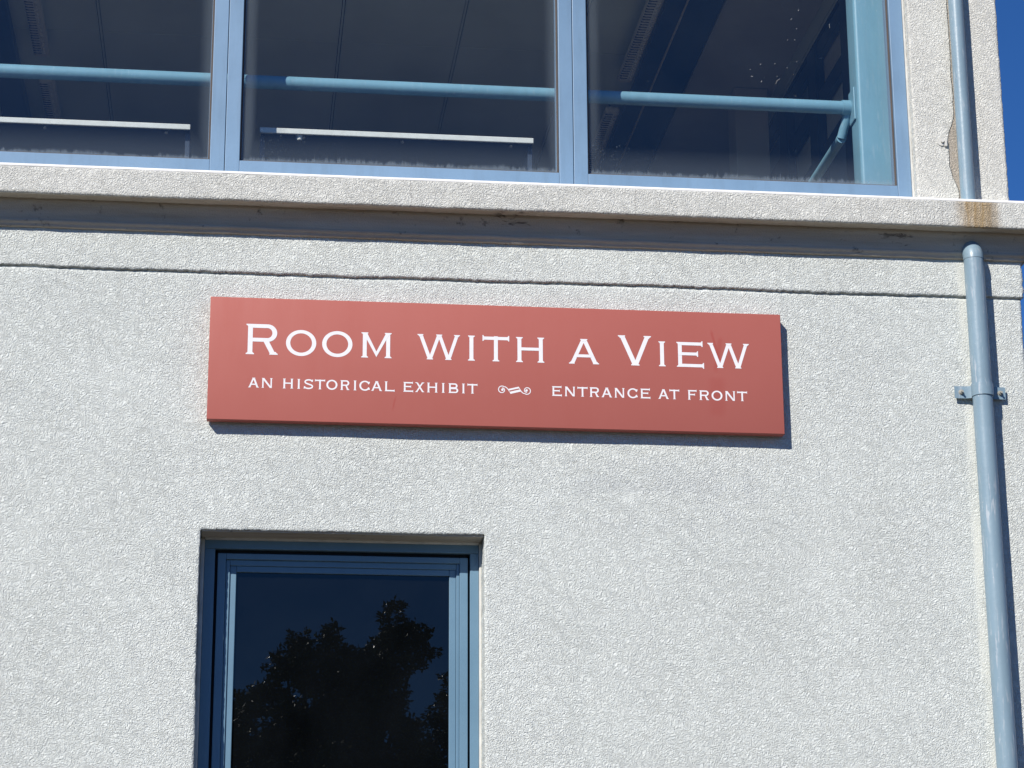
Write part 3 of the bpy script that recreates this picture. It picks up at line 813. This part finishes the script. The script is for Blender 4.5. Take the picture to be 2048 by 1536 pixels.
BIG = [('R', -0.0201, 0.115), ('O', 0.1466, 0.273), ('O', 0.2979, 0.4247), ('M', 0.4586, 0.5932), ('W', 0.6977, 0.8801), ('I', 0.913, 0.9422), ('T', 0.9748, 1.0887), ('H', 1.1177, 1.238), ('A', 1.3422, 1.4736), ('V', 1.5544, 1.7), ('I', 1.7296, 1.7605), ('E', 1.8083, 1.9259), ('W', 1.942, 2.1248)]
SMALL = [('A', -0.0067, 0.039), ('N', 0.0496, 0.0943), ('H', 0.1377, 0.1806), ('I', 0.1983, 0.2089), ('S', 0.2242, 0.2643), ('T', 0.2709, 0.3132), ('O', 0.3185, 0.3648), ('R', 0.3773, 0.416), ('I', 0.4332, 0.4435), ('C', 0.4563, 0.5001), ('A', 0.5055, 0.5521), ('L', 0.5627, 0.604), ('E', 0.6408, 0.6821), ('X', 0.6901, 0.7294), ('H', 0.7406, 0.7847), ('I', 0.8035, 0.8136), ('B', 0.831, 0.872), ('I', 0.8887, 0.8988), ('T', 0.9107, 0.9531), ('E', 1.2697, 1.3114), ('N', 1.3242, 1.3683), ('T', 1.3781, 1.4215), ('R', 1.4307, 1.4717), ('A', 1.4802, 1.5269), ('N', 1.5368, 1.5799), ('C', 1.5922, 1.6358), ('E', 1.648, 1.6901), ('A', 1.7238, 1.7706), ('T', 1.7729, 1.8151), ('F', 1.8522, 1.8912), ('R', 1.9021, 1.9442), ('O', 1.9546, 2.0016), ('N', 2.0133, 2.0571), ('T', 2.0657, 2.1089)]
LY = -0.0553
for n, (ch, x0, x1) in enumerate(BIG):
    hh = 0.133 if n in (0, 9) else 0.111
    g = Glyph(x0, 4.543, x1 - x0, hh, LY); draw(g, ch)
    mesh_obj('letter', g.v, g.f, M['vinyl'], S)
for ch, x0, x1 in SMALL:
    g = Glyph(x0, 4.398, x1 - x0, 0.0425, LY); draw(g, ch)
    mesh_obj('letter', g.v, g.f, M['vinyl'], S)
# scroll ornament between the two lines of small lettering
g = Glyph(1.110, 4.418, 1, 1, LY)
u = 0.140 / 965.0
def o2(px, pz): return ((px - 1007) * u, (592 - pz) * u)
g.poly([o2(812, 563), o2(1130, 482), o2(1160, 527), o2(842, 608)])
g.poly([o2(860, 645), o2(1178, 562), o2(1216, 622), o2(890, 706)])
g.poly([o2(812, 563), o2(842, 608), o2(866, 645), o2(848, 645)]); g.poly([o2(1140, 532), o2(1160, 527), o2(1182, 562), o2(1160, 566)])
def spiral(cx, cz, flip):
    pts = []
    for k in range(6): 
        q = k / 5
        pts.append((190 - 55 * q * 1.0, -20 - 62 * q) if False else (165 + (60 - 165) * q, -20 + (-93 + 20) * q - 22 * math.sin(q * math.pi)))
    for k in range(1, 41):
        a = math.radians(-58 - 400 * k / 40)
        r = 118 - 66 * (k / 40) ** 1.1
        pts.append((r * math.cos(a) - 12 * (1 - k / 40), r * math.sin(a)))
    return [o2(cx + flip * p[0], cz + flip * p[1]) for p in pts]
g.path(spiral(650, 590, 1), 25 * u); g.path(spiral(1365, 592, -1), 25 * u)
for cx in (655, 1360):
    g.poly([o2(cx + 36 * math.cos(a * math.pi / 8), 590 + 36 * math.sin(a * math.pi / 8)) for a in range(16)])
mesh_obj('scroll_ornament', g.v, g.f, M['vinyl'], S)

# ------------------------------------------------------------------ drainpipes
PXL, PR = 3.146, 0.0433
DP = thing('drainpipe', 'thick grey blue drainpipe on the lower wall under the ledge, with a bolted clamp', 'drainpipe', (PXL, -0.055, 0.0))
tube('pipe', [((PXL + 0.006, -0.0535, 0.05), (PXL - 0.002, -0.0535, 5.075), PR)], M['pipe'], DP, 48)
def elbow(cx, y0, z0, R, r_, n=48, m=14):
    V, Fc = [], []
    for i in range(m + 1):
        a = math.pi / 2 * i / m
        for k in range(n):
            b = 2 * math.pi * k / n
            rr = R + r_ * math.cos(b)                    # cos = +1 on the outer side of the bend
            V.append((cx + r_ * math.sin(b), y0 + R - rr * math.cos(a), z0 + rr * math.sin(a)))
    for i in range(m):
        for k in range(n):
            Fc.append((i * n + k, i * n + (k + 1) % n, (i + 1) * n + (k + 1) % n, (i + 1) * n + k))
    return V, Fc
ev, ef = elbow(PXL - 0.002, -0.0535, 5.0752, 0.062, PR * 1.03)
bme = bmesh.new()
vs_ = [bme.verts.new(v) for v in ev]
for f in ef: bme.faces.new([vs_[i] for i in f])
bmesh.ops.recalc_face_normals(bme, faces=bme.faces)
bm_obj('elbow', bme, M['pipe'], DP, 40)
# strap clamp with two ears
def strap(z0, z1):
    outer, inner = [], []
    R0, R1, cy_ = PR + 0.0045, PR + 0.0005, -0.0535
    ey = -0.016
    pts_o = [(-0.113, ey - 0.0045), (-0.062, ey - 0.0045)]
    pts_i = [(-0.113, ey), (-0.060, ey)]
    n = 24
    a0, a1 = math.radians(205), math.radians(335)
    a0, a1 = math.radians(150), math.radians(390)
    for k in range(n + 1):
        a = a0 + (a1 - a0) * k / n
        pts_o.append((R0 * math.cos(a), cy_ + R0 * math.sin(a))); pts_i.append((R1 * math.cos(a), cy_ + R1 * math.sin(a)))
    pts_o += [(0.062, ey - 0.0045), (0.113, ey - 0.0045)]
    pts_i += [(0.060, ey), (0.113, ey)]
    V, Fc = [], []
    m = len(pts_o)
    for zz in (z0, z1):
        for p in pts_o: V.append((PXL + p[0], p[1], zz))
        for p in pts_i: V.append((PXL + p[0], p[1], zz))
    for k in range(m - 1):
        Fc.append((k, k + 1, 2 * m + k + 1, 2 * m + k))
        Fc.append((m + k + 1, m + k, 3 * m + k, 3 * m + k + 1))
        Fc.append((k + 1, k, m + k, m + k + 1))
        Fc.append((2 * m + k, 2 * m + k + 1, 3 * m + k + 1, 3 * m + k))
    for k in (0, m - 1): Fc.append((k, m + k, 3 * m + k, 2 * m + k))
    bm = bmesh.new()
    vs = [bm.verts.new(v) for v in V]
    for f in Fc: bm.faces.new([vs[i] for i in f])
    bmesh.ops.recalc_face_normals(bm, faces=bm.faces)
    return bm
cl = bm_obj('clamp', strap(4.449, 4.503), M['pipe'], DP, 30)
for bx_ in (3.061, 3.235):
    tube('bolt', [((bx_, 0.01, 4.476), (bx_, -0.0225, 4.476), 0.012), ((bx_, -0.0226, 4.476), (bx_, -0.030, 4.476), 0.0085), ((bx_, -0.0301, 4.476), (bx_, -0.043, 4.476), 0.0045)], M['zinc'], cl, 6 if False else 12)

UP = thing('drainpipe', 'thin grey blue drainpipe on the upper wall beside the window, standing on the ledge', 'drainpipe', (3.138, -0.05, 5.33))
tube('pipe', [((3.139, -0.05, 5.325), (3.137, -0.05, 8.5), 0.0325)], M['pipe'], UP, 40)
tube('collar', [((3.139, -0.05, 5.326), (3.139, -0.05, 5.338), 0.0345)], M['caulk'], UP, 40)

AN = thing('wall_anchor', 'small pale bolt and washer in the stucco left of the upper drainpipe', 'wall anchor', (3.048, 0, 5.65))
tube('washer', [((3.048, 0.004, 5.65), (3.048, -0.006, 5.65), 0.019)], M['caulk'], AN, 20)
tube('bolt', [((3.05, 0.0, 5.652), (3.05, -0.016, 5.652), 0.008)], M['caulk'], AN, 8)
box('lug', (3.060, 3.072, -0.012, 0.002, 5.628, 5.664), M['caulk'], AN, 0.001)

# ------------------------------------------------------------------ inside the upper room
HR = thing('handrail', 'blue tubular steel handrail running across behind the upper windows to the steel column', 'handrail', (0, 0.335, 5.95))
tube('rail', [((-3.28, 0.335, 5.957), (2.728, 0.335, 5.945), 0.031)], M['teal'], HR, 32)
tube('end_collar', [((2.690, 0.335, 5.945), (2.732, 0.335, 5.945), 0.036)], M['teal'], HR, 32)
box('end_plate', (2.7285, 2.7365, 0.26, 0.352, 5.86, 6.02), M['teal'], HR, 0.003)
tube('return_rail', [((2.70, 0.40, 5.82), (2.70, 3.4, 5.82), 0.023)], M['teal'], HR, 24)
tube('return_elbow', [((2.722, 0.345, 5.925), (2.70, 0.40, 5.82), 0.022)], M['teal'], HR, 16)

def table(x0, x1, label):
    t = thing('display_table', label, 'table', ((x0 + x1) / 2, 0.6, 4.91), 'display tables behind the upper windows')
    box('tabletop', (x0 + 0.004, x1 - 0.004, 0.272, 1.0, 5.676, 5.698), M['board'], t, 0.001)
    box('edge_strip', (x0, x1, 0.258, 0.2715, 5.674, 5.700), M['white'], t, 0.003)
    box('apron', (x0 + 0.06, x1 - 0.06, 0.62, 0.64, 5.50, 5.675), M['board'], t, 0.001)
    box('end_panel', (x0 + 0.002, x0 + 0.022, 0.30, 1.0, 4.91, 5.674), M['board'], t, 0.001)
    box('end_panel', (x1 - 0.022, x1 - 0.002, 0.30, 1.0, 4.91, 5.674), M['board'], t, 0.001)
    for q in (0.16, 0.52, 0.92):
        xx = x0 + (x1 - x0) * q
        tube('screw', [((xx, 0.30, 5.676), (xx, 0.30, 5.669), 0.007)], M['white'], t, 10)
    return t
table(-1.62, -0.293, 'dark display table with a pale front edge behind the left upper window')
t2 = table(0.013, 1.24, 'dark display table with a pale front edge behind the middle upper window')
tube('knob', [((0.19, 0.285, 5.676), (0.19, 0.285, 5.655), 0.016, 0.012)], M['white'], t2, 12)

def strip_light(x, y0, y1, label):
    t = thing('strip_light', label, 'ceiling light', (x, (y0 + y1) / 2, 7.2), 'strip lights under the upper ceiling')
    box('housing', (x - 0.045, x + 0.045, y0, y1, 7.085, 7.13), M['white'], t, 0.02, 4)
    slots = []
    n = int((y1 - y0 - 0.06) / 0.032)
    for k in range(n):
        yy = y0 + 0.03 + k * 0.032
        slots.append((x - 0.040, x + 0.004, yy, yy + 0.008, 7.0835, 7.088))
    lv = box('louvre', slots, M['board'], t, 0)
    lv['kind'] = 'stuff'
    bmx = bmesh.new()
    for k in range(n):
        yy = y0 + 0.037 + k * 0.032
        add_box(bmx, x + 0.014, x + 0.026, yy - 0.006, yy + 0.006, 7.0802, 7.087)
    d = bm_obj('perforation', bmx, M['white'], t); d['kind'] = 'stuff'
    for yy in (y0 + 0.12, y1 - 0.12): tube('hanger', [((x, yy, 7.13), (x, yy, 7.20), 0.008)], M['navy'], t, 8)
    return t
strip_light(2.075, 1.38, 2.70, 'slotted strip light behind the right upper window, nearer of the two on that side')
strip_light(2.075, 3.12, 4.45, 'slotted strip light behind the right upper window, farther back below the handrail')
strip_light(-1.195, 1.38, 2.69, 'slotted strip light behind the left upper window, nearer of the two on that side')
strip_light(-1.195, 3.02, 4.35, 'slotted strip light behind the left upper window, farther back below the handrail')
box('duct', (-1.50, -1.34, 0.3, 8.0, 7.10, 7.19), M['navy'], B, 0.02, 3)

# ------------------------------------------------------------------ trees across the street, seen mirrored in the lower window
def tree(name, label, base, trunk_top, blobs, n_leaf, seed):
    rg = np.random.default_rng(seed)
    T = thing(name, label, 'tree', base, 'trees across the street')
    bm = bmesh.new()
    bx_, by_, _ = base
    prev = Vector((bx_, by_, -0.02)); pr = 0.20
    for k in range(1, 7):
        q = k / 6
        p = Vector((bx_ + (trunk_top[0] - bx_) * q + 0.06 * math.sin(k * 2.1), by_ + 0.05 * math.cos(k * 1.7), trunk_top[2] * q))
        add_tube(bm, prev, p, pr, 10, True, pr * 0.84); prev, pr = p, pr * 0.84
    bm_obj('trunk', bm, M['bark'], T, 60)
    bm = bmesh.new()
    st = Vector((trunk_top[0], by_, trunk_top[2] * 0.62))
    for (cx, cy_, cz, r) in blobs:
        e = Vector((cx, cy_, cz)); mid = st.lerp(e, 0.55) + Vector((0, 0, -0.25))
        add_tube(bm, st, mid, 0.06, 7, True, 0.04); add_tube(bm, mid, e, 0.04, 7, True, 0.012)
    bm_obj('branches', bm, M['bark'], T, 60)
    wts = np.array([b[3] ** 2.2 for b in blobs]); wts /= wts.sum()
    which = rg.choice(len(blobs), n_leaf, p=wts)
    bl = np.array(blobs)[which]
    # twig clusters inside each lobe give an uneven edge with gaps
    d = rg.normal(size=(n_leaf, 3)); d /= np.linalg.norm(d, axis=1)[:, None]
    ncl = 34
    cen = {}
    pos = np.zeros((n_leaf, 3))
    for i in range(len(blobs)):
        dd = rg.normal(size=(ncl, 3)); dd /= np.linalg.norm(dd, axis=1)[:, None]
        cen = np.array(blobs[i][:3]) + dd * blobs[i][3] * (rg.random((ncl, 1)) ** 0.45)
        s = np.nonzero(which == i)[0]
        pk = rg.integers(0, ncl, len(s))
        pos[s] = cen[pk] + d[s] * (blobs[i][3] * 0.24 * rg.random((len(s), 1)) ** 0.5)
    L = 0.050 + 0.045 * rg.random(n_leaf); Wd = L * (0.36 + 0.12 * rg.random(n_leaf))
    ax = rg.normal(size=(n_leaf, 3)); ax[:, 2] *= 0.7; ax /= np.linalg.norm(ax, axis=1)[:, None]
    sd = np.cross(ax, rg.normal(size=(n_leaf, 3))); sd /= np.linalg.norm(sd, axis=1)[:, None]
    nm = np.cross(ax, sd)
    a = pos; c = pos + ax * L[:, None]
    mid = pos + ax * (L * 0.5)[:, None] - nm * (L * 0.06)[:, None]
    b = mid + sd * Wd[:, None] * 0.5 + nm * (L * 0.10)[:, None]; e = mid - sd * Wd[:, None] * 0.5 + nm * (L * 0.10)[:, None]
    V = np.stack([a, b, c, e], 1).reshape(-1, 3)
    k = np.arange(n_leaf) * 4
    Fq = np.concatenate([np.stack([k, k + 1, k + 2], 1), np.stack([k, k + 2, k + 3], 1)])
    o = mesh_obj('crown', V, Fq.tolist(), M['leaf'], T)
    o['kind'] = 'stuff'
    return T
Y0 = -18.0
blobs = [(1.82, Y0, 6.88, .30), (2.08, Y0, 6.68, .26), (1.72, Y0, 6.62, .30), (1.04, Y0, 6.80, .15), (1.08, Y0, 6.55, .24), (0.70, Y0, 6.62, .25), (0.52, Y0, 6.44, .24),
         (1.35, Y0, 6.40, .34), (1.78, Y0 + .2, 6.30, .30), (0.85, Y0, 6.2, .45), (0.35, Y0 - .2, 6.10, .28), (0.10, Y0, 5.88, .28), (1.3, Y0 + .3, 5.95, .55), (1.75, Y0, 5.85, .42),
         (-0.15, Y0 - .2, 5.55, .40), (0.45, Y0 + .3, 5.55, .60), (1.0, Y0 - .4, 5.4, .70), (1.7, Y0 + .2, 5.3, .60), (2.15, Y0 - .1, 5.45, .38),
         (2.3, Y0, 4.9, .6), (0.0, Y0, 4.8, .75), (0.9, Y0 + .6, 4.7, .9), (1.6, Y0 - .6, 4.5, .9), (-0.6, Y0, 4.9, .5)]
tree('magnolia_tree', 'dark glossy leaved tree mirrored in the glass of the lower window', (1.0, Y0 - 0.1, 0.0), (1.05, Y0, 5.6), blobs, 95000, 3)
blobs2 = [(2.62, Y0 - .8, 6.30, .22), (2.85, Y0 - .8, 6.45, .28), (2.50, Y0 - .8, 5.98, .28), (2.9, Y0 - .8, 5.9, .5), (2.65, Y0 - .8, 5.4, .5), (3.4, Y0 - .8, 6.2, .6), (3.3, Y0 - .8, 5.3, .8), (3.0, Y0 - .8, 4.6, .8), (3.9, Y0 - .8, 5.0, .7)]
tree('magnolia_tree', 'leafy tree mirrored as a sprig at the right edge of the lower glass', (3.3, Y0 - 0.9, 0.0), (3.25, Y0 - .8, 5.2), blobs2, 34000, 5)
